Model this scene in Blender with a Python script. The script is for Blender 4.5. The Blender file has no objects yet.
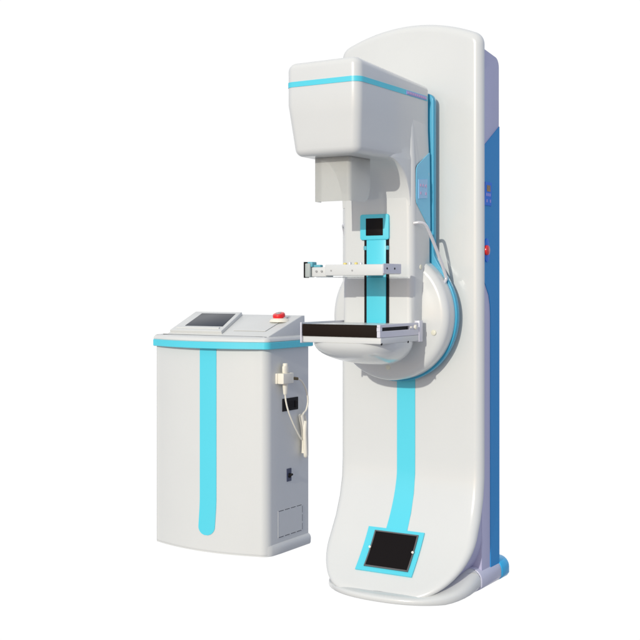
import bpy, bmesh, math
from mathutils import Vector, Matrix
R = math.radians
S = bpy.context.scene
C = S.collection
# ------------------------------------------------------------------ camera
cam = bpy.data.cameras.new("camera")
camo = bpy.data.objects.new("camera", cam); C.objects.link(camo)
camo.location = (0, 0, 1.09); camo.rotation_euler = (R(90), 0, 0)
cam.sensor_width = 36; cam.lens = 36 * 1160 / 640
cam.shift_y = -(320 - 285) / 640
cam.clip_end = 200; cam.clip_start = 0.05
S.camera = camo
# ------------------------------------------------------------------ sun
YAW = R(-31.5)
sdir = Vector((-0.05, 0.955, -0.305)).normalized()          # light travel in the machine's frame
sdw = Matrix.Rotation(YAW, 3, 'Z') @ sdir
sun = bpy.data.lights.new("sun", 'SUN'); sun.energy = 2.2; sun.angle = R(0.6); sun.color = (1, .968, .88)
suno = bpy.data.objects.new("sun", sun); C.objects.link(suno)
suno.rotation_euler = sdw.to_track_quat('-Z', 'Y').to_euler(); suno.location = (-2, -2, 4)
# ------------------------------------------------------------------ world
w = bpy.data.worlds.new("World"); S.world = w; w.use_nodes = True
N = w.node_tree.nodes; L = w.node_tree.links; N.clear()
out = N.new('ShaderNodeOutputWorld')
sky = N.new('ShaderNodeTexSky'); sky.sky_type = 'NISHITA'; sky.sun_disc = False
sky.sun_elevation = math.asin(-sdw.z); sky.sun_rotation = math.atan2(-sdw.x, -sdw.y)
bsky = N.new('ShaderNodeBackground'); bsky.inputs[1].default_value = 0.055
L.new(sky.outputs[0], bsky.inputs[0])
bgr = N.new('ShaderNodeBackground'); bgr.inputs[0].default_value = (.49, .585, 1.0, 1); bgr.inputs[1].default_value = .43
add = N.new('ShaderNodeAddShader'); L.new(bsky.outputs[0], add.inputs[0]); L.new(bgr.outputs[0], add.inputs[1])
gz = N.new('ShaderNodeBackground'); gz.inputs[0].default_value = (.86, .89, 1.0, 1); gz.inputs[1].default_value = .42
tc0 = N.new('ShaderNodeTexCoord'); sp0 = N.new('ShaderNodeSeparateXYZ'); L.new(tc0.outputs['Generated'], sp0.inputs[0])
hz = N.new('ShaderNodeBackground'); hz.inputs[0].default_value = (.90, .93, 1.0, 1); hz.inputs[1].default_value = .78
mt = N.new('ShaderNodeMapRange'); mt.inputs[1].default_value = .15; mt.inputs[2].default_value = .75; L.new(sp0.outputs['Z'], mt.inputs[0])
mxt = N.new('ShaderNodeMixShader'); L.new(mt.outputs[0], mxt.inputs[0]); L.new(add.outputs[0], mxt.inputs[1]); L.new(hz.outputs[0], mxt.inputs[2])
mg = N.new('ShaderNodeMapRange'); mg.inputs[1].default_value = -.02; mg.inputs[2].default_value = -.12; L.new(sp0.outputs['Z'], mg.inputs[0])
mxg = N.new('ShaderNodeMixShader'); L.new(mg.outputs[0], mxg.inputs[0]); L.new(mxt.outputs[0], mxg.inputs[1]); L.new(gz.outputs[0], mxg.inputs[2])
bw = N.new('ShaderNodeBackground'); bw.inputs[0].default_value = (1, 1, 1, 1); bw.inputs[1].default_value = 1.02
tc = N.new('ShaderNodeTexCoord'); sp = N.new('ShaderNodeSeparateXYZ'); L.new(tc.outputs['Generated'], sp.inputs[0])
mr = N.new('ShaderNodeMapRange'); mr.inputs[1].default_value = .72; mr.inputs[2].default_value = .80
L.new(sp.outputs['Y'], mr.inputs[0])
mx = N.new('ShaderNodeMixShader'); L.new(mr.outputs[0], mx.inputs[0]); L.new(mxg.outputs[0], mx.inputs[1]); L.new(bw.outputs[0], mx.inputs[2])
L.new(mx.outputs[0], out.inputs[0])
S.view_settings.view_transform = 'Standard'; S.view_settings.look = 'None'
S.view_settings.exposure = 0; S.view_settings.gamma = 1

# ------------------------------------------------------------------ materials
def mat(name, col, rough=.35, metal=0, coat=0, col2=None, scale=6, bump=0, bscale=200, emis=None, spec=.5):
    m = bpy.data.materials.new(name); m.use_nodes = True
    n = m.node_tree.nodes; l = m.node_tree.links; p = n['Principled BSDF']
    p.inputs['Base Color'].default_value = (*col, 1); p.inputs['Roughness'].default_value = rough
    p.inputs['Metallic'].default_value = metal; p.inputs['Coat Weight'].default_value = coat
    p.inputs['Coat Roughness'].default_value = .12; p.inputs['Specular IOR Level'].default_value = spec
    t = n.new('ShaderNodeTexCoord')
    nz = n.new('ShaderNodeTexNoise'); nz.inputs['Scale'].default_value = scale; nz.inputs['Detail'].default_value = 5
    l.new(t.outputs['Object'], nz.inputs['Vector'])
    mixc = n.new('ShaderNodeMix'); mixc.data_type = 'RGBA'
    c2 = col2 or tuple(c * .955 for c in col)
    mixc.inputs[6].default_value = (*col, 1); mixc.inputs[7].default_value = (*c2, 1)
    l.new(nz.outputs[0], mixc.inputs[0]); l.new(mixc.outputs[2], p.inputs['Base Color'])
    rr = n.new('ShaderNodeMapRange'); rr.inputs[3].default_value = rough * .85; rr.inputs[4].default_value = rough * 1.2
    l.new(nz.outputs[0], rr.inputs[0]); l.new(rr.outputs[0], p.inputs['Roughness'])
    if bump:
        nb = n.new('ShaderNodeTexNoise'); nb.inputs['Scale'].default_value = bscale; nb.inputs['Detail'].default_value = 2
        l.new(t.outputs['Object'], nb.inputs['Vector'])
        b = n.new('ShaderNodeBump'); b.inputs['Strength'].default_value = bump; b.inputs['Distance'].default_value = .001
        l.new(nb.outputs[0], b.inputs['Height']); l.new(b.outputs[0], p.inputs['Normal'])
    if emis:
        p.inputs['Emission Color'].default_value = (*emis, 1); p.inputs['Emission Strength'].default_value = .6
    return m
WHITE = mat('white_paint', (.662, .670, .648), .32, coat=.25, bump=.06, bscale=60)
WHITE2 = mat('white_fibreglass', (.662, .672, .650), .24, coat=.5, bump=.05, bscale=35)
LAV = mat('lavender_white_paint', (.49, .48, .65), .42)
CONW = mat('console_white_paint', (.652, .662, .640), .4, coat=.1, bump=.06, bscale=90)
CYAN = mat('cyan_paint', (.09, .62, .745), .34, coat=.1)
CYAN2 = mat('cyan_edge_trim', (.03, .35, .54), .34, coat=.1)
BLUE = mat('blue_panel_paint', (.014, .27, .63), .42, col2=(.012, .29, .65), spec=.3)
BLACK = mat('black_plastic', (.010, .009, .010), .5, spec=.15)
CARBON = mat('black_tray_face', (.016, .010, .007), .6, bump=.2, bscale=500, spec=.08)
GLASS = mat('black_screen_glass', (.008, .006, .006), .3, spec=.1)
SCREEN = mat('dark_console_screen', (.028, .035, .052), .3, col2=(.02, .027, .042), spec=.18)
SILVER = mat('pale_anodised_aluminium', (.70, .69, .74), .38, metal=.25)
CHROME = mat('polished_steel', (.74, .73, .74), .25, metal=.35)
RED = mat('red_plastic', (.75, .012, .012), .28, coat=.4)
CREAM = mat('cream_plastic', (.84, .80, .68), .42)
CREAM2 = mat('cream_screw_cap', (.74, .72, .58), .45)
GREY = mat('grey_plastic', (.38, .38, .37), .4)
LBLUE = mat('pale_blue_keypad', (.34, .60, .85), .35)
PINK = mat('pink_print', (.62, .42, .62), .5)
KBLUE = mat('bright_blue_keypad', (.02, .19, .78), .4, spec=.3)
KBLUE2 = mat('pale_print', (.45, .40, .85), .5)
AMBER = mat('amber_display', (.55, .30, .05), .3, col2=(.08, .05, .03), scale=90)
YEL = mat('yellow_plastic', (.75, .62, .18), .4)
TEAL = mat('teal_plastic', (.12, .42, .50), .4)
PURP = mat('violet_label', (.36, .33, .72), .4)
def clear(name, col, tf, rough=.1, diff=0, ior=1.45, dcol=(.7, .7, .68)):
    m = bpy.data.materials.new(name); m.use_nodes = True
    n = m.node_tree.nodes; l = m.node_tree.links; n.clear()
    o = n.new('ShaderNodeOutputMaterial'); t = n.new('ShaderNodeBsdfTransparent'); t.inputs[0].default_value = (*col, 1)
    g = n.new('ShaderNodeBsdfGlossy'); g.inputs['Roughness'].default_value = rough
    f = n.new('ShaderNodeFresnel'); f.inputs[0].default_value = ior
    nz = n.new('ShaderNodeTexNoise'); nz.inputs['Scale'].default_value = 14
    tcx = n.new('ShaderNodeTexCoord'); mp = n.new('ShaderNodeMapping'); mp.inputs['Scale'].default_value = (.5, 4, 2)
    l.new(tcx.outputs['Object'], mp.inputs[0]); l.new(mp.outputs[0], nz.inputs['Vector'])
    cr = n.new('ShaderNodeMapRange'); cr.inputs[1].default_value = .35; cr.inputs[2].default_value = .65
    cr.inputs[3].default_value = tf; cr.inputs[4].default_value = 1
    l.new(nz.outputs[0], cr.inputs[0])
    mc = n.new('ShaderNodeMix'); mc.data_type = 'RGBA'; mc.inputs[6].default_value = (*[c * tf for c in col], 1); mc.inputs[7].default_value = (*col, 1)
    l.new(cr.outputs[0], mc.inputs[0]); l.new(mc.outputs[2], t.inputs[0])
    m1 = n.new('ShaderNodeMixShader'); l.new(f.outputs[0], m1.inputs[0]); l.new(t.outputs[0], m1.inputs[1]); l.new(g.outputs[0], m1.inputs[2])
    if diff:
        d = n.new('ShaderNodeBsdfDiffuse'); d.inputs[0].default_value = (*dcol, 1)
        d2 = n.new('ShaderNodeBsdfTranslucent'); d2.inputs[0].default_value = (*dcol, 1)
        a = n.new('ShaderNodeMixShader'); a.inputs[0].default_value = .6; l.new(d.outputs[0], a.inputs[1]); l.new(d2.outputs[0], a.inputs[2])
        m2 = n.new('ShaderNodeMixShader'); m2.inputs[0].default_value = diff; l.new(m1.outputs[0], m2.inputs[1]); l.new(a.outputs[0], m2.inputs[2])
        l.new(m2.outputs[0], o.inputs[0])
    else: l.new(m1.outputs[0], o.inputs[0])
    return m
CLEAR = clear('clear_acrylic', (.90, .92, .94), .62, .08, ior=1.12)
FROST = clear('frosted_plastic', (.75, .74, .71), .9, .25, diff=.62, dcol=(.91, .91, .88))

# ------------------------------------------------------------------ helpers (coordinates in the machine's frame, metres)
OFF = Vector((0, 0, 0))
def empty(name, loc, label, cat):
    global OFF
    o = bpy.data.objects.new(name, None); C.objects.link(o); o.empty_display_size = .1
    OFF = Vector(loc)
    wl = Matrix.Rotation(YAW, 3, 'Z') @ OFF + Vector((.318, 4.2, 0))
    o.location = wl; o.rotation_euler = (0, 0, YAW)
    o['label'] = label; o['category'] = cat
    return o
def link(name, bm, m, parent, ang=32, label=None):
    if isinstance(bm, list):                       # list of bmeshes -> one mesh
        b0 = bmesh.new()
        for b in bm:
            t = bpy.data.meshes.new('t'); b.to_mesh(t); b.free(); b0.from_mesh(t); bpy.data.meshes.remove(t)
        bm = b0
    org = OFF
    bmesh.ops.translate(bm, verts=bm.verts, vec=-org)
    bmesh.ops.recalc_face_normals(bm, faces=bm.faces)
    me = bpy.data.meshes.new(name); bm.to_mesh(me); bm.free()
    for p in me.polygons: p.use_smooth = True
    me.set_sharp_from_angle(angle=R(ang))
    me.materials.append(m)
    o = bpy.data.objects.new(name, me); C.objects.link(o)
    o.parent = parent
    if parent is not None and parent.type == 'MESH':
        pass
    if label: o['label'] = label
    return o
def links(name, bms, m, parent, ang=32):
    return [link(name, b, m, parent, ang) for b in bms]
def box(x0, x1, y0, y1, z0, z1, r=.003, seg=3):
    bm = bmesh.new(); bmesh.ops.create_cube(bm, size=1)
    for v in bm.verts:
        v.co = Vector((x0 + (v.co.x + .5) * (x1 - x0), y0 + (v.co.y + .5) * (y1 - y0), z0 + (v.co.z + .5) * (z1 - z0)))
    if r > 0: bmesh.ops.bevel(bm, geom=bm.edges[:], offset=r, segments=seg, affect='EDGES', profile=.5)
    return bm
def prism(pts, mapf, a0, a1, r=0, seg=3):
    """closed 2-D outline extruded from a0 to a1; mapf(u,v,a)->xyz; rim edges rounded by r"""
    bm = bmesh.new()
    A = [bm.verts.new(mapf(u, v, a0)) for u, v in pts]; B = [bm.verts.new(mapf(u, v, a1)) for u, v in pts]
    n = len(pts)
    fa = bm.faces.new(A); fb = bm.faces.new(B[::-1])
    for i in range(n): bm.faces.new((A[i], A[(i + 1) % n], B[(i + 1) % n], B[i]))
    bmesh.ops.recalc_face_normals(bm, faces=bm.faces)
    if r > 0:
        es = list(set(fa.edges[:] + fb.edges[:]))
        bmesh.ops.bevel(bm, geom=es, offset=r, segments=seg, affect='EDGES', profile=.5, clamp_overlap=True)
    return bm
XZ = lambda u, v, a: (u, a, v)
YZ = lambda u, v, a: (a, u, v)
XY = lambda u, v, a: (u, v, a)
def rrect(x0, x1, y0, y1, r, k=6):
    rs = r if isinstance(r, (list, tuple)) else [r] * 4
    P = []
    for (cx, cy, a, q) in ((x1, y0, -90, rs[0]), (x1, y1, 0, rs[1]), (x0, y1, 90, rs[2]), (x0, y0, 180, rs[3])):
        ccx = cx - q if cx == x1 else cx + q; ccy = cy - q if cy == y1 else cy + q
        for i in range(k + 1):
            t = R(a + 90 * i / k); P.append((ccx + q * math.cos(t), ccy + q * math.sin(t)))
    return P
def inset(P, d):
    n = len(P); out = []
    for i in range(n):
        a, b, c = Vector(P[i - 1]), Vector(P[i]), Vector(P[(i + 1) % n])
        e1 = (b - a); e2 = (c - b)
        if e1.length < 1e-9: e1 = e2
        if e2.length < 1e-9: e2 = e1
        n1 = Vector((-e1.y, e1.x)).normalized(); n2 = Vector((-e2.y, e2.x)).normalized()
        m = (n1 + n2); m = m.normalized() if m.length > 1e-6 else n1
        out.append(tuple(b + m * (d / max(.5, m.dot(n1)))))
    return out
def loft(rings, cap0=True, cap1=True):
    bm = bmesh.new(); V = [[bm.verts.new(p) for p in r] for r in rings]; n = len(rings[0])
    for a, b in zip(V, V[1:]):
        for i in range(n): bm.faces.new((a[i], a[(i + 1) % n], b[(i + 1) % n], b[i]))
    if cap0: bm.faces.new(V[0][::-1])
    if cap1: bm.faces.new(V[-1])
    return bm
def tube(pts, r, k=10, sub=6):
    P = [Vector(p) for p in pts]
    Q = []
    for i in range(len(P) - 1):                     # Catmull-Rom
        p0 = P[max(i - 1, 0)]; p1 = P[i]; p2 = P[i + 1]; p3 = P[min(i + 2, len(P) - 1)]
        for j in range(sub):
            t = j / sub
            Q.append(.5 * ((2 * p1) + (p2 - p0) * t + (2 * p0 - 5 * p1 + 4 * p2 - p3) * t * t + (3 * p1 - p0 - 3 * p2 + p3) * t ** 3))
    Q.append(P[-1])
    rings = []; up = None
    for i, q in enumerate(Q):
        d = (Q[min(i + 1, len(Q) - 1)] - Q[max(i - 1, 0)]).normalized()
        if up is None: up = d.orthogonal().normalized()
        up = (up - d * up.dot(d)).normalized(); s = d.cross(up)
        rr = r(i / (len(Q) - 1)) if callable(r) else r
        rings.append([q + (up * math.cos(2 * math.pi * a / k) + s * math.sin(2 * math.pi * a / k)) * rr for a in range(k)])
    return loft(rings)
def cyl(c, axis, r, h, bev=.002, k=28, r2=None):
    """disc or rod starting at c and running h along axis"""
    ax = Vector(axis).normalized(); u = ax.orthogonal().normalized(); v = ax.cross(u); c = Vector(c); r2 = r2 or r
    def ring(rr, t): return [c + ax * t + (u * math.cos(2 * math.pi * i / k) + v * math.sin(2 * math.pi * i / k)) * rr for i in range(k)]
    return loft([ring(r, 0), ring(r2, h - bev), ring(r2 - bev * .3, h - bev * .3), ring(r2 - bev, h)])

# ================================================================== MAMMOGRAPHY MACHINE
mach = empty('mammography_machine', (0, 0, 0), 'tall white mammography machine with cyan trim, domed top and a rotating imaging arm', 'medical scanner')

# ---- column shell: domed plate that sweeps forward into a foot
def fl(z):
    t = max(0, (.43 - z) / .40); return -.212 * min(t, 1.1) ** 2
W = .286
def shell_half(rx, rz):
    P = []
    # right half from bottom centre up, counter-clockwise seen from the front (x right, z up)
    cz = rz + .01
    for i in range(6): P.append((i / 6 * (W - rx), cz - rz - .010 * (1 - (i / 6) ** 2)))
    for i in range(17):
        t = R(-90 + 90 * i / 16); P.append((W - rx + rx * math.cos(t), cz + rz * math.sin(t)))
    for i in range(1, 26): P.append((W, cz + (1.963 - cz) * i / 26))
    pk, rad, cc = 2.033, .66, .050                    # dome arc meeting the shoulder radius tangentially
    xc = W - cc
    al = math.asin(xc / (rad - cc))
    zc = (pk - rad) + (rad - cc) * math.cos(al)
    P = [p for p in P if p[1] < zc - .004]
    for i in range(11):
        t = (math.pi / 2 - al) * i / 10; P.append((xc + cc * math.cos(t), zc + cc * math.sin(t)))
    x_s = P[-1][0]
    for i in range(1, 15):
        x = x_s * (1 - i / 15); P.append((x, (pk - rad) + math.sqrt(rad * rad - x * x)))
    P.append((0, pk))
    return P
so = shell_half(.19, .195) + [(-x, z) for x, z in shell_half(.15, .155)[::-1] if x > 1e-6]
# the two lists sample the bottom edge from the same centre point
def shell():
    rings = []; r = .03
    q = inset(so, .006)
    for k in range(0, 9): rings.append([(x * k / 8, fl(z) + .030, z) for x, z in q])
    rings.append([(x, fl(z) + .032, z) for x, z in so])
    rings.append([(x, fl(z) + r, z) for x, z in so])
    last = so
    for k in range(1, 8):
        a = R(90 * k / 7); last = inset(so, r * (1 - math.cos(a)))
        rings.append([(x, fl(z) + r * (1 - math.sin(a)), z) for x, z in last])
    for k in range(1, 9):
        s = 1 - k / 8
        rings.append([(x * s, fl(z) , z) for x, z in last])
    bm = loft(rings, False, False)
    bmesh.ops.remove_doubles(bm, verts=bm.verts, dist=1e-5)
    return bm
link('front_shell', shell(), WHITE2, mach, 50)
def foot_side():
    q = [p for p in inset(so, .011) if p[1] < .46]
    q.sort(key=lambda p: math.atan2(p[0], -(p[1] - .46)))
    return loft([[(x, fl(z) + .028, z) for x, z in q], [(x, .030, z) for x, z in q]], False, True)
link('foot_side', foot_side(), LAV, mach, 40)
# ---- rear cabinet
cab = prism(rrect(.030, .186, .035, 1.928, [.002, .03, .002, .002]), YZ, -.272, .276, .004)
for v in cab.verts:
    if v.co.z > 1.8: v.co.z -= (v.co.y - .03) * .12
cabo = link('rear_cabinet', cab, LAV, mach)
def sidepanel(pts, m, name, parent, x=.276, th=.002, label=None, r=0):
    return link(name, prism(pts, YZ, x - .001, x + th, r), m, parent, label=label)
bl = [(.034, 1.575), (.184, 1.665), (.184, .075), (.104, .075), (.104, .98), (.100, 1.02), (.088, 1.055), (.034, 1.12)]
sidepanel(bl, BLUE, 'colour_panel', mach, .2765)
# side keypad
kp = sidepanel([(.050, 1.455), (.108, 1.455), (.104, 1.372), (.044, 1.372)], KBLUE, 'control_panel', mach, .2790, .002)
link('display', prism([(.064, 1.444), (.094, 1.444), (.094, 1.422), (.064, 1.422)], YZ, .2795, .2818), AMBER, kp)
bt = []
for z in (1.405, 1.383):
    for y in ((.058, .072, .086) if z > 1.4 else (.060, .090)):
        bt.append(prism(rrect(y, y + .009, z, z + .011, .002, 2), YZ, .2795, .2815))
links('button', bt, KBLUE2, kp)
# emergency stop on the side
es = link('emergency_stop', prism([(.066 + .024 * math.cos(R(a)), 1.213 + .042 * math.sin(R(a))) for a in range(0, 360, 12)], YZ, .276, .2815, .001), KBLUE, mach)
link('button', cyl((.280, .054, 1.213), (1, 0, 0), .018, .012, .005), RED, es)

# ---- base plate
def plan(hw, yf, yb, n=2.3, k=28):
    P = []
    for i in range(k + 1):
        t = math.pi + math.pi * i / k; c, s = math.cos(t), math.sin(t)
        P.append((hw * math.copysign(abs(c) ** (2 / n), c), yf * 0 + -abs(yf) * abs(s) ** (2 / n)))
    for i in range(1, 2): P.append((hw, yb * i / 1))
    for i in range(1, 9): P.append((hw - 2 * hw * i / 8, yb))
    return P
def plate(hw, yf, yb, zt, r, zb=0.0):
    p = plan(hw, yf, yb); rings = [[(x, y, zb) for x, y in inset(p, .065)], [(x, y, zb + .006) for x, y in inset(p, .004)], [(x, y, zb + .014) for x, y in p]]
    for k in range(0, 7):
        a = R(90 * k / 6); q = inset(p, r * (1 - math.cos(a))); rings.append([(x, y, zt - r + r * math.sin(a)) for x, y in q])
    f = lambda y: .30 + .70 * min(1, max(0, (y + .23) / .22)) ** 1.5
    last = rings[-1]
    for k in range(1, 9): rings.append([(x * (1 - k / 8), y, z) for x, y, z in last])
    def adj(x, y, z):
        if z > zt * .3: return (x, y, z * f(y if x > 0 else y - .2 * min(1, -x / .1)))
        g = min(1, max(0, (y + .16) / .16)) * (1 if x > 0 else 0)
        return (x, y, z * f(y) + .026 * g) if z > .001 else (x, y, z)
    return loft([[adj(*p) for p in q] for q in rings], True, False)
bp = link('base_plate', plate(.285, .251, .0035, .094, .040), WHITE2, mach, 60)
def footbar(y0, y1, m, name, parent, hw=.2885, zt=.095, r=.040):
    q = []
    for i in range(9): a = R(90 * i / 8); q.append((hw - r + r * math.cos(a), zt - r + r * math.sin(a)))
    pts = [(-hw + .050, 0), (hw - .050, 0), (hw - .008, .024), (hw, .036)] + q + [(-x, z) for x, z in q[::-1]] + [(-hw, .036), (-hw + .008, .024)]
    return link(name, prism(pts, XZ, y0, y1, .003), m, parent, 40)
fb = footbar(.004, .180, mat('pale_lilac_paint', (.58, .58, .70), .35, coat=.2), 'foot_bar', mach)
footbar(.1805, .250, mat('bright_cyan_cap', (.02, .46, .82), .34, coat=.1), 'end_cap', fb, hw=.290, zt=.0965)

# ---- cyan stripe and foot display on the shell
def ribbon(x0f, x1f, z0, z1, th=.0025, n=30, yf=fl, nx=1):
    rings = []
    for i in range(n + 1):
        z = z0 + (z1 - z0) * i / n; y = yf(z)
        d = (yf(z + .002) - yf(z - .002)) / .004; nn = Vector((0, -1, d)).normalized()
        a = Vector((x0f(z), y, z)); b = Vector((x1f(z), y, z))
        rings.append([a + nn * -.001, b + nn * -.001, b + nn * th, a + nn * th])
    return loft(rings)
link('stripe', ribbon(lambda z: -.043 - .012 * max(0, .4 - z) / .2, lambda z: .030, .208, .80), CYAN, mach)
fd = link('foot_display', ribbon(lambda z: -.124, lambda z: .100 , .078, .213, .006, 14), CYAN, mach)
fs = link('screen', ribbon(lambda z: -.090, lambda z: .078, .093, .199, .009, 14), GLASS, fd)
DGREY = mat('dark_frame_metal', (.13, .13, .13), .35, metal=.3)
link('screen_frame', [ribbon(lambda z: -.0935, lambda z: -.0885, .0895, .2025, .0100, 14), ribbon(lambda z: .0765, lambda z: .0815, .0895, .2025, .0100, 14),
     ribbon(lambda z: -.088, lambda z: .076, .1985, .2025, .0100, 3), ribbon(lambda z: -.088, lambda z: .076, .0895, .0935, .0100, 3)], DGREY, fd)
for x in (-.091, .080):
    link('screw', cyl((x, fl(.148) - .012, .148 + .006), (0, -1, .4), .0045, .005, .0015, 14), CREAM, fd)

XC = -.02
# ---- pivot: cyan ring plate behind, white dish in front
def key(rad, cx, hw, ztop, rc=.03):
    """keyhole outline: disc with the arm's width rising from it"""
    cz = .982; P = []
    def xr(z):
        c = math.sqrt(max(0, rad * rad - (z - cz) ** 2)) if z < cz + rad else 0
        k = .016; h = max(0, 1 - abs(c - hw) / (4 * k)); return max(c, hw) + h * h * k
    for i in range(37):
        t = R(-90 + 90 * i / 36); P.append((rad * math.cos(t), cz + rad * math.sin(t)))
    for i in range(1, 30):
        z = cz + .42 * i / 30; P.append((xr(z), z))
    P.append((hw, 1.5)); 
    for i in range(7):
        t = R(90 * i / 6); P.append((hw - rc + rc * math.cos(t), ztop - rc + rc * math.sin(t)))
    Lh = [(-x, z) for x, z in P[::-1] if x > 1e-6]
    return P + Lh
kr = [(x + XC, z) for x, z in key(.238, 0, .1475, 1.768, .03)]
link('pivot_ring', prism(kr, XZ, -.027, -.050, .003), CYAN2, mach, 30)
link('pivot_hub', cyl((-.02, .0, .982), (0, -1, 0), .17, .03), GREY, mach)
def dish():
    k = 96; rings = []
    def ring(rr, y, s=1): return [(XC + rr * math.cos(2 * math.pi * i / k), y, .982 + rr * math.sin(2 * math.pi * i / k)) for i in range(k)]
    rings = [ring(.226, -.049), ring(.231, -.052), ring(.231, -.092)]
    for j in range(1, 11):
        a = R(90 * j / 10); rings.append(ring(.231 - .030 * (1 - math.cos(a)), -.092 - .026 * math.sin(a)))
    for j in range(1, 9):
        s = 1 - j / 9; rings.append(ring(.201 * s, -.118 - .022 * (1 - s ** 2)))
    return loft(rings)
link('pivot_dish', dish(), WHITE2, mach, 40)
for x, z, y in ((.162, .925, -.124), (-.016, .800, -.124)):
    link('screw_cap', cyl((x, y + .008, z), (0, -1, 0), .010, .0075, .003, 18), CREAM2, mach)

# ---- arm column (with the concave sweep into the head)
XC = -.02
def hwf(z): return .141 - .009 * min(1, max(0, (z - 1.50) / .18))
def column():
    prof = [(-.050, .890)] + [(-.050, 1.0 + .08 * i) for i in range(9)] + [(-.050, 1.72), (-.175, 1.72)]
    prof += [(-.205, 1.70 - .04 * i) for i in range(1, 6)] + [(-.205, 1.40), (-.200, 1.30), (-.200, 1.1), (-.200, .90)]
    bm = prism(prof, YZ, XC - .141, XC + .141, .024, 5)
    for v in bm.verts: v.co.x = XC + (v.co.x - XC) * hwf(v.co.z) / .141
    return bm
link('arm_column', column(), WHITE, mach, 38)
def neck():
    """concave sweep from the column's face up to the head's underside"""
    pr = []
    for i in range(19):
        a = R(90 * i / 18); pr.append((-.362 + .160 * math.sin(a), 1.362 + .158 * math.cos(a)))
    x0, x1 = XC - .139, XC + .1335
    def e(y, z):
        t = max(0, 1 - (y + .362) / .06)
        return .0165 * min(1, max(0, (1.68 - z) / .165)) * min(1, max(0, (-.22 - y) / .2)) + t * t * .020 + (.003 if z > 1.539 else 0)
    rings = []; r = .008
    pr = [(-.362, 1.560), (-.362, 1.540)] + pr
    for y, z in pr:
        ys = [-.10 + (y + r + .10) * k / 12 for k in range(13)]
        Lf = [(x0 + e(q, z), q, z) for q in ys]; Rt = [(x1 - e(q, z), q, z) for q in ys[::-1]]
        a, b = x0 + e(y, z) + r, x1 - e(y, z) - r
        rings.append(Lf + [(a - r * .7, y + r * .3, z)] + [(a + (b - a) * k / 6, y, z) for k in range(7)] + [(b + r * .7, y + r * .3, z)] + Rt)
    return loft(rings)
link('neck', neck(), WHITE, mach, 38)
# ---- tube head
HX0, HX1, HY0, HY1 = -.163, .114, -.562, -.050
def headw(x, y, z):
    t = max(0, (1.68 - z) / .165)
    x2 = x + ((.018 if x < XC else -.016) * t * min(1, abs(x - XC) / .12))
    y2 = y + .020 * t * (1 if y < -.3 else 0)
    z2 = z
    if t: x2 = x + (x2 - x) * min(1, max(0, (-.22 - y) / .2))
    if z > 1.76: z2 = z + (z - 1.76) / .052 * (-.026 * (y + .562) / .5 + .012 * (1 - ((x - XC) / .15) ** 2))
    return (x2, y2, z2)
def head():
    base = rrect(HX0, HX1, HY0, HY1, [.030, .023, .023, .030], 8); rings = []
    zb, zt, rb, rt = 1.512, 1.812, .022, .0225
    for k in range(7):
        a = R(90 * k / 6); q = inset(base, rb * (1 - math.sin(a))); rings.append([(x, y, zb + rb * (1 - math.cos(a))) for x, y in q])
    for z in (1.56, 1.60, 1.64, 1.68, 1.72, 1.76): rings.append([(x, y, z) for x, y in base])
    for k in range(0, 7):
        a = R(90 * k / 6); q = inset(base, rt * (1 - math.cos(a))); rings.append([(x, y, zt - rt + rt * math.sin(a)) for x, y in q])
    q = rings[-1]; cx = XC; cy = -.31
    for s in (.7, .4, .15): rings.append([(cx + (x - cx) * s, cy + (y - cy) * s, z) for x, y, z in q])
    return loft([[headw(*p) for p in r] for r in rings])
hd = link('tube_head', head(), WHITE, mach, 40)
def band(x0, x1, y0, y1, r, z0, z1, out, th=.004):
    U = [(x0, y1)] + [p for p in rrect(x0, x1, y0, y1, r, 10) if p[1] < y0 + r + 1e-5 and True]
    arc = rrect(x0, x1, y0, y1, r, 10)
    right = arc[0:11]; left = arc[33:44]
    path = [(x0, y1)] + left + right + [(x1, y1)]
    bm = bmesh.new(); rows = []
    n = len(path)
    for i, p in enumerate(path):
        a = Vector(path[max(i - 1, 0)]); b = Vector(path[min(i + 1, n - 1)]); d = (b - a).normalized(); nr = Vector((d.y, -d.x))
        o_ = Vector(p) + nr * out; i_ = Vector(p) - nr * th
        rows.append([bm.verts.new((i_.x, i_.y, z0)), bm.verts.new((o_.x, o_.y, z0)), bm.verts.new((o_.x, o_.y, z1)), bm.verts.new((i_.x, i_.y, z1))])
    for a, b in zip(rows, rows[1:]):
        for j in range(4): bm.faces.new((a[j], a[(j + 1) % 4], b[(j + 1) % 4], b[j]))
    bm.faces.new(rows[0]); bm.faces.new(rows[-1][::-1])
    return bm
link('stripe', band(HX0, HX1, HY0, -.075, .030, 1.736, 1.753, .0016), CYAN, hd)
lab = link('label', box(HX1 + .0005, HX1 + .0032, -.235, -.085, 1.738, 1.751, .0008, 1), PURP, hd)
link('lettering', [box(HX1 + .0028, HX1 + .0040, -.228 + i * .0165, -.228 + i * .0165 + .011, 1.741, 1.748, 0) for i in range(9)], PINK, hd)
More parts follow.
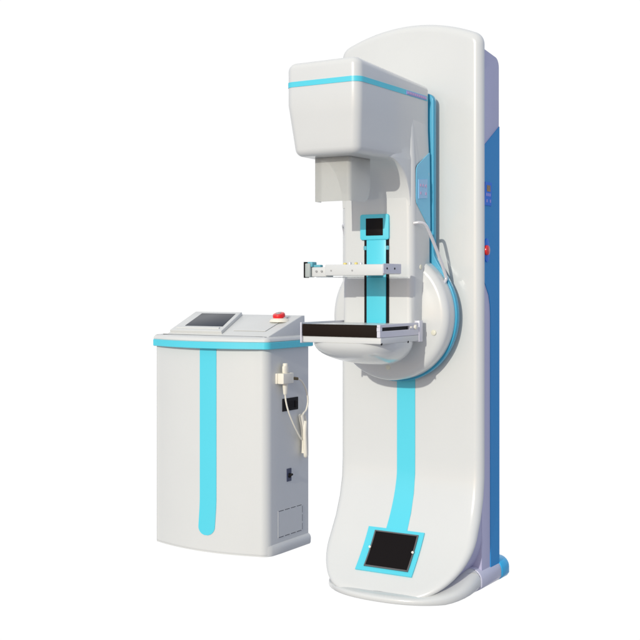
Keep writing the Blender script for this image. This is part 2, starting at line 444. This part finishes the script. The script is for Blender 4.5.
# ---- side panel of the arm
def sx(z): return XC + hwf(z)
pan = [(-.066, 1.555), (-.160, 1.505), (-.172, 1.492), (-.175, 1.475), (-.175, 1.390), (-.170, 1.372), (-.066, 1.285)]
def sidepoly(pts, m, name, parent, o0, o1, label=None):
    bm = prism(pts, YZ, 0, 1)
    for v in bm.verts: v.co.x = sx(v.co.z) + (o1 if v.co.x > .5 else o0)
    return link(name, bm, m, parent, label=label)
CYS = mat('soft_cyan_panel', (.20, .62, .84), .4)
sp_ = sidepoly(pan, CYS, 'side_panel', mach, -.001, .0018)
ky = sidepoly([(-.160, 1.454), (-.092, 1.460), (-.092, 1.394), (-.160, 1.388)], LBLUE, 'keypad', mach, .001, .0035)
kk = []
for z in (1.430, 1.403):
    for y in ((-.150, -.130, -.110) if z > 1.42 else (-.150, -.110)):
        b = prism(rrect(y, y + .009, z, z + .010, .002, 2), YZ, 0, 1)
        for v in b.verts: v.co.x = sx(v.co.z) + (.0045 if v.co.x > .5 else .002)
        kk.append(b)
links('button', kk, PINK, ky)
link('screw_cap', cyl((.120, -.138, 1.152), (1, 0, 0), .009, .004, .002, 18), CREAM2, mach)
# ---- rail on the arm's face
YF = -.20
link('rail', box(-.0665, -.0565, YF - .004, YF + .002, .90, 1.255, .001, 1), BLACK, mach)
link('rail', box(.0205, .0305, YF - .004, YF + .002, .90, 1.255, .001, 1), BLACK, mach)
link('rail_cover', box(-.0562, .0202, YF - .0065, YF + .002, .90, 1.26, .002, 2), CYAN, mach)
for z in (1.212,):
    links('rail_clip', [box(-.0675, -.056, YF - .0075, YF, z, z + .014, .001, 1), box(.020, .0315, YF - .0075, YF, z, z + .014, .001, 1)], TEAL, mach)
dp = link('arm_display', prism(rrect(-.080, .033, 1.247, 1.336, .008), XZ, YF + .002, YF - .010, .002), CYAN, mach)
link('screen', prism(rrect(-.056, .011, 1.262, 1.322, .002), XZ, YF - .008, YF - .0115, .0005), GLASS, dp)

# ---- face shield under the head
def shield():
    out = []
    th = .003; x0, x1, yf, yb, z0, z1, r = -.104, .030, -.470, -.335, 1.366, 1.512, .014
    path = [(x0, yb)] + [(x0, yf)]
    arc = [(x1 - r + r * math.sin(R(a)), yf + r - r * math.cos(R(a))) for a in range(0, 91, 15)]
    path = [(x0, yf + .035), (x0, yf)] + arc + [(x1, yf + .04), (x1, yb - .05), (x1, yb - .04), (x1, yb - .03), (x1, yb - .02), (x1, yb - .01), (x1, yb)]
    bm = bmesh.new(); rows = []; n = len(path); rc = .05
    for i, p in enumerate(path):
        a = Vector(path[max(i - 1, 0)]); b = Vector(path[min(i + 1, n - 1)])
        d = (b - a).normalized(); nr = Vector((d.y, -d.x)); q = Vector(p) - nr * th
        zz = z0
        if p[0] == x1 and p[1] > yb - rc: u = (p[1] - (yb - rc)) / rc; zz = z0 + rc * (1 - math.sqrt(max(0, 1 - u * u)))
        rows.append([bm.verts.new((q.x, q.y, zz)), bm.verts.new((p[0], p[1], zz)), bm.verts.new((p[0], p[1], z1)), bm.verts.new((q.x, q.y, z1))])
    for a, b in zip(rows, rows[1:]):
        for j in range(4): bm.faces.new((a[j], a[(j + 1) % 4], b[(j + 1) % 4], b[j]))
    bm.faces.new(rows[0]); bm.faces.new(rows[-1][::-1])
    return bm
link('face_shield', shield(), FROST, mach, 40)
link('shield_mount', box(-.100, .026, -.463, -.335, 1.507, 1.516, .002), BLACK, mach)
link('collimator', cyl((-.03, -.392, 1.512), (0, 0, -1), .034, .060, .010), CREAM, mach)

# ---- compression paddle
pdl = link('paddle_carrier', [box(-.090, .1300, -.430, -.414, 1.121, 1.158, .003), box(-.145, -.088, -.426, -.412, 1.1175, 1.150, .003),
      box(.116, .1302, -.4145, -.305, 1.126, 1.1585, .003), box(-.145, -.131, -.413, -.305, 1.1175, 1.150, .003),
      box(-.048, .012, -.330, -.196, 1.124, 1.150, .004), box(-.132, .117, -.325, -.305, 1.126, 1.148, .003)], WHITE, mach)
link('side_plate', box(.1304, .1335, -.432, -.308, 1.1275, 1.160, .001, 1), SILVER, pdl)
links('screw', [cyl((.1335, y, 1.144), (1, 0, 0), .0035, .0015, .0005, 10) for y in (-.408, -.355)], BLACK, pdl)
links('screw', [cyl((x, -.4255, 1.136), (0, -1, 0), .0035, .0055, .0005, 10) for x in (-.125, -.104)] + [cyl((x, -.4295, 1.138), (0, -1, 0), .0032, .0016, .0005, 10) for x in (-.066, .015)], GREY, pdl)
link('end_block', box(-.1675, -.147, -.434, -.402, 1.116, 1.163, .003), mat('grey_green_metal', (.42, .46, .44), .45), pdl)
link('end_strip', box(-.1705, -.1675, -.437, -.405, 1.114, 1.168, .001, 1), BLACK, pdl)
link('latch', [box(-.160, -.140, -.430, -.40, 1.1505, 1.168, .003), box(-.140, -.112, -.424, -.405, 1.1495, 1.158, .003)], TEAL, pdl)
links('knob', [cyl((-.020, -.416, 1.156), (0, 0, 1), .006, .008), cyl((.022, -.416, 1.156), (0, 0, 1), .0055, .009)], YEL, pdl)
links('knob', [cyl((-.002, -.416, 1.157), (0, 0, 1), .0065, .009), cyl((.040, -.416, 1.157), (0, 0, 1), .005, .008)], CHROME, pdl)
# clear paddle: flat sheet with low walls
cl = [box(-.140, .112, -.405, -.215, 1.1150, 1.1172, .0003, 1)]
link('clear_paddle', cl, CLEAR, pdl)

# ---- detector tray
TX0, TX1, TY0, TY1 = -.163, .1350, -.459, -.176
tr = link('detector_tray', [box(TX0, TX1, TY0 + .006, TY1, .898, .9195, .003), box(TX0 + .001, TX1 - .012, TY0 + .012, TY1 + .002, .9197, .9585, .002)], WHITE, mach)
link('front_face', box(TX0 + .002, TX1 - .0045, TY0 + .0005, TY0 + .014, .9198, .9596, .0015, 2), CARBON, tr)
link('side_rail', [box(TX1 - .012, TX1 + .0005, TY0, TY1, .952, .9615, .001, 1), box(TX1 - .012, TX1 + .0005, TY0, TY1, .9195, .9400, .001, 1),
      box(TX1 - .012, TX1 + .0005, TY0, TY0 + .014, .94, .952, 0), box(TX1 - .012, TX1 + .0005, TY1 - .075, TY1, .94, .952, 0)], SILVER, tr)
link('slot', box(TX1 - .013, TX1 - .006, TY0 + .012, TY1 - .07, .939, .953, 0), BLACK, tr)
link('end_plate', box(TX0 - .006, TX0, TY0 - .002, TY1, .896, .965, .001, 1), SILVER, tr)
link('rear_plate', box(TX1 - .02, TX1 + .0025, TY1 - .006, TY1 + .022, .895, .968, .002, 2), SILVER, tr)
links('knob', [cyl((TX1, TY1 - .035, .947), (1, 0, 0), .008, .007, .002, 18), cyl((TX1, TY1 - .065, .947), (1, 0, 0), .004, .004, .001, 12)], CREAM, tr)
links('screw', [cyl((TX1 - .002, -.26, .8985), (1, 0, -.2), .004, .003, .001, 12), cyl((TX1 - .002, TY0 + .012, .8985), (1, 0, -.2), .004, .003, .001, 12)], BLACK, tr)
# curved pan below the tray
def pan_bm():
    rings = []; k = 72
    cx, cy, a0, b0 = -.014, -.300, .149, .156
    for j in range(13):
        t = R(90 * j / 12.6); q_ = math.cos(t) ** .95; dep = math.sin(t)
        yc = cy + .085 * (1 - q_) ** 1.1; xc = cx + .034 * (1 - q_)
        r_ = []
        for i in range(k):
            q = 2 * math.pi * i / k; c, d = math.cos(q), math.sin(q); n = 3.2 - 1.0 * (1 - q_)
            x = xc + a0 * q_ * math.copysign(abs(c) ** (2 / n), c); y = yc + b0 * q_ * math.copysign(abs(d) ** (2 / n), d)
            r_.append((x, y, .8985 - .082 * dep))
        rings.append(r_)
    return loft(rings)
link('lower_pan', pan_bm(), WHITE2, mach, 50)

# ---- grab handles either side of the arm
hp = [(.118, -.185, 1.302), (.135, -.180, 1.304), (.150, -.165, 1.298), (.158, -.145, 1.270), (.170, -.095, 1.190), (.179, -.062, 1.125), (.179, -.062, 1.105), (.172, -.080, 1.088), (.158, -.105, 1.078)]
link('handle', tube(hp, .0058, 12), CHROME, mach, 60)
link('handle', tube([(-.155, -.185, 1.302), (-.168, -.175, 1.302), (-.176, -.155, 1.285), (-.184, -.110, 1.21), (-.190, -.085, 1.14), (-.188, -.080, 1.115), (-.180, -.09, 1.10)], .0058, 12), CHROME, mach, 60)

# ================================================================== CONTROL CONSOLE
con = empty('control_console', (-.955, .25, 0), 'low white operator console with cyan top edge, sloping screen and red stop button', 'console')
CX0, CX1 = -1.252, -.676
def cout(x0, x1, yc, bul, rr, yb, n=24):
    """plan outline with bulging front and rounded front corners, counter-clockwise"""
    P = []
    w2 = (x1 - x0) / 2; xm = (x0 + x1) / 2
    def yfr(x): u = (x - xm) / w2; return yc - bul * (1 - u * u)
    for i in range(n + 1):
        x = x0 + rr[0] + (x1 - rr[1] - x0 - rr[0]) * i / n; P.append((x, yfr(x)))
    def corner(x_start, x_side, r, sgn):
        out = []
        y0 = yfr(x_start)
        for i in range(1, 9):
            t = R(90 * i / 8); out.append((x_start + sgn * r * math.sin(t), y0 + r * (1 - math.cos(t))))
        return out
    c1 = corner(x1 - rr[1], x1, rr[1], 1); P += c1
    P += [(x1, c1[-1][1] + (yb - c1[-1][1]) * i / 5) for i in range(1, 6)]
    P += [(x1 - (x1 - x0) * i / 8, yb) for i in range(1, 8)] + [(x0, yb)]
    c0 = corner(x0 + rr[0], x0, rr[0], -1)
    P += [(x0, yb + (c0[-1][1] - yb) * i / 5) for i in range(1, 5)] + c0[::-1]
    return P
YB = .40
def solid(o, prof, xf=None):
    """o outline, prof list of (inset, z)"""
    return loft([[(x, y, z) for x, y in (inset(o, d) if d else o)] for d, z in prof])
bo = cout(CX0, CX1, .098, .054, (.018, .040), YB)
body = link('cabinet_body', solid(bo, [(.006, .0), (0, .006), (0, .012), (0, .03), (0, .2), (0, .4), (0, .6), (0, .838)]), CONW, con, 50)
def skirt():
    def pt(x, y, d):                                  # swells from the corner round to the side only
        k = min(1, max(0, (y - .085) / .075)) if x > CX1 - .036 else 0
        k = k * k * (3 - 2 * k)
        return (x + (k * (d + .001) - .001) * (1 if x > CX1 - .036 else 0), y)
    rings = []
    for d, z in ((.008, .0005), (.012, .006), (.0135, .024), (.012, .033), (.008, .040), (.0, .045), (-.003, .047)):
        rings.append([(*pt(x, y + .001, d - .001), z) for x, y in bo])
    return loft(rings)
link('skirt', skirt(), CONW, con, 50)
# stripe on the bulging front
xm = (CX0 + CX1) / 2; w2 = (CX1 - CX0) / 2
def yfr(x): u = (x - xm) / w2; return .098 - .054 * (1 - u * u)
def cstripe():
    rings = []
    zs = [.070 + (.105 - .070) * i / 8 for i in range(9)] + [.105 + (.832 - .105) * i / 20 for i in range(1, 21)]
    for z in zs:
        dr = -.009 * max(0, (.20 - z) / .12) if z < .2 else 0
        hw = .0405
        if z < .105: hw = .0405 * math.sqrt(max(.02, 1 - ((.105 - z) / .036) ** 2))
        xa, xb = -.935 + dr - hw, -.935 + dr + hw
        r_ = []
        for i in range(7): x = xa + (xb - xa) * i / 6; r_.append((x, yfr(x) - .0022, z))
        for i in range(7): x = xb - (xb - xa) * i / 6; r_.append((x, yfr(x) + .001, z))
        rings.append(r_)
    return loft(rings)
link('stripe', cstripe(), CYAN, con, 40)
to = cout(CX0 - .002, CX1 + .016, .080, .070, (.012, .030), YB + .012)
link('edge_band', solid(to, [(.004, .8320), (0, .8345), (0, .8590), (.002, .8605)]), CYAN, con, 40)
tp = link('top_cap', solid(to, [(.004, .8606), (.0015, .864), (.003, .871), (.008, .877), (.018, .8805), (.05, .882)]), CONW, con, 40)
# sloping housing
SL = .315
def sz(y): return .884 + (y - .115) * SL
hs = prism([(.108, .878), (.118, sz(.118)), (.362, sz(.362)), (.385, sz(.362)), (.388, .878)], YZ, -1.205, -.684, .005, 3)
for v in hs.verts:
    if v.co.x < -1.1: v.co.x -= max(0, (v.co.y - .12)) * .12
hso = link('sloping_housing', hs, CONW, con)
nS = Vector((0, -SL, 1)).normalized()
def onslope(pts, h0, h1, r=.002):
    return prism(pts, lambda u, v, a: tuple(Vector((u, v, sz(v))) + nS * a), h0, h1, r)
bz = link('screen_bezel', onslope([(-1.195, .125), (-.925, .125), (-.985, .356), (-1.235, .356)], -.004, .014, .004), CONW, con)
link('screen', onslope([(-1.153, .176), (-.955, .176), (-1.000, .330), (-1.180, .330)], .012, .0152, .0005), SCREEN, bz)
link('bezel_lip', onslope([(-1.175, .145), (-.952, .145), (-.957, .160), (-1.172, .160)], .012, .019, .003), CONW, bz)
link('recessed_panel', onslope([(-.895, .165), (-.735, .165), (-.735, .34), (-.935, .34)], .001, .0035, .001), CONW, con)
esb = link('emergency_stop', [loft([[tuple(Vector((-.748 + rr * math.cos(R(a)), .292 + rr * math.sin(R(a)), sz(.292))) + nS * h) for a in range(0, 360, 12)] for rr, h in ((.044, -.004), (.042, .002), (.034, .010), (.026, .013))])], CREAM, con, label=None)
c0 = Vector((-.748, .292, sz(.292)))
link('button', [cyl(c0 + nS * .012, nS, .017, .010), cyl(c0 + nS * .018, nS, .0265, .016, .007)], RED, esb)
link('cap_mark', cyl(c0 + nS * .0330, nS, .011, .003, .001), GREY, esb)
# side details
XS = CX1
hold = link('switch_holder', [box(XS - .002, XS + .008, .150, .236, .690, .733, .003), box(XS + .007, XS + .034, .155, .176, .690, .733, .003), box(XS + .007, XS + .034, .213, .231, .690, .733, .003), box(XS + .030, XS + .036, .155, .231, .691, .732, .002)], CREAM, con)
sk_ = link('cable_socket', [cyl((XS - .002, .262, .706), (1, 0, 0), .009, .016), box(XS - .001, XS + .010, .238, .250, .690, .726, .002)], CREAM, con)
link('cable_gland', cyl((XS + .01, .264, .706), (.5, .8, -.1), .0065, .024, .002), mat('bronze_gland', (.16, .12, .06), .4, metal=.4), sk_)
rc_ = link('power_inlet', [box(XS - .002, XS + .003, .200, .317, .574, .626, .001, 1)], BLACK, con)
link('socket', [box(XS + .002, XS + .006, .290, .309, .583, .612, .001, 1), box(XS + .002, XS + .004, .215, .276, .583, .616, .001, 1)], GLASS, rc_)
tg = link('toggle_switch', box(XS - .002, XS + .003, .233, .266, .284, .337, .001, 1), mat('dark_navy_plate', (.05, .06, .11), .35), con)
link('lever', [cyl((XS + .002, .250, .308), (1, 0, 0), .010, .005), cyl((XS + .005, .250, .308), (1, .3, .5), .0045, .014)], BLACK, tg)
def dash(a, b, n, out):
    a = Vector(a); b = Vector(b)
    for i in range(n):
        p = a + (b - a) * ((i + .08) / n); q = a + (b - a) * ((i + .80) / n)
        y0, y1 = sorted((p.x, q.x)); z0, z1 = sorted((p.y, q.y))
        out.append(box(XS - .001, XS + .0012, y0 - .0012, y1 + .0012, z0 - .0012, z1 + .0012, 0))
ds = []
dash((.172, .172), (.352, .172), 4, ds); dash((.172, .066), (.352, .066), 4, ds); dash((.352, .066), (.352, .172), 3, ds)
hatch = link('access_hatch', box(XS - .002, XS + .0008, .170, .354, .064, .174, 0), CONW, con)
link('hatch_gap', ds, mat('dark_gap', (.06, .06, .07), .6), hatch)
link('hatch_trim', box(XS - .001, XS + .0012, .1690, .1715, .066, .174, 0), WHITE, hatch)

# ================================================================== HAND SWITCH
hs_ = empty('hand_switch', (XS + .02, .195, .60), 'cream hand switch on a coiled cord clipped to the side of the console', 'hand switch')
gx, gy = XS + .0185, .1945
def rr(t): return .0165
grip = loft([[(gx + a * math.cos(R(q)), gy + b * math.sin(R(q)), z) for q in range(0, 360, 15)] for a, b, z in
     ((.006, .008, .645), (.008, .010, .650), (.0095, .0125, .672), (.0108, .0150, .70), (.0108, .0152, .735), (.0108, .0165, .742), (.0108, .0165, .757), (.009, .0145, .762))])
link('grip', grip, CREAM, hs_, 35)
link('push_button', cyl((gx, gy, .760), (0, 0, 1), .0105, .013, .004), CREAM, hs_)
X2 = XS + .018
cord1 = [(gx, gy, .648), (gx, gy + .004, .62), (gx + .004, .212, .575), (gx + .004, .250, .520), (gx + .002, .290, .475), (X2, .318, .45)]
cord2 = [(XS + .018, .286, .704), (XS + .024, .312, .690), (XS + .024, .347, .648), (XS + .022, .362, .605), (XS + .02, .352, .570), (XS + .02, .330, .556), (X2, .318, .540)]
link('cord', tube(cord1, .0036, 8), CREAM, hs_, 60)
link('cord', tube(cord2, .0040, 8), CREAM, hs_, 60)
lp = [tube([(X2, .316, .552), (X2, .322, .53), (X2 + .002, .332, .49), (X2, .340, .44), (X2, .338, .39)], lambda t: .0110, 10),
      tube([(X2 + .01, .332, .525), (X2 + .01, .327, .48), (X2 + .01, .331, .43), (X2 + .008, .338, .385), (X2 + .004, .346, .378)], .0090, 10),
      tube([(X2 + .004, .350, .378), (X2, .356, .42), (X2, .354, .47), (X2, .345, .52), (X2, .335, .545)], .0090, 10)]
link('coiled_cord', lp, CREAM, hs_, 60)
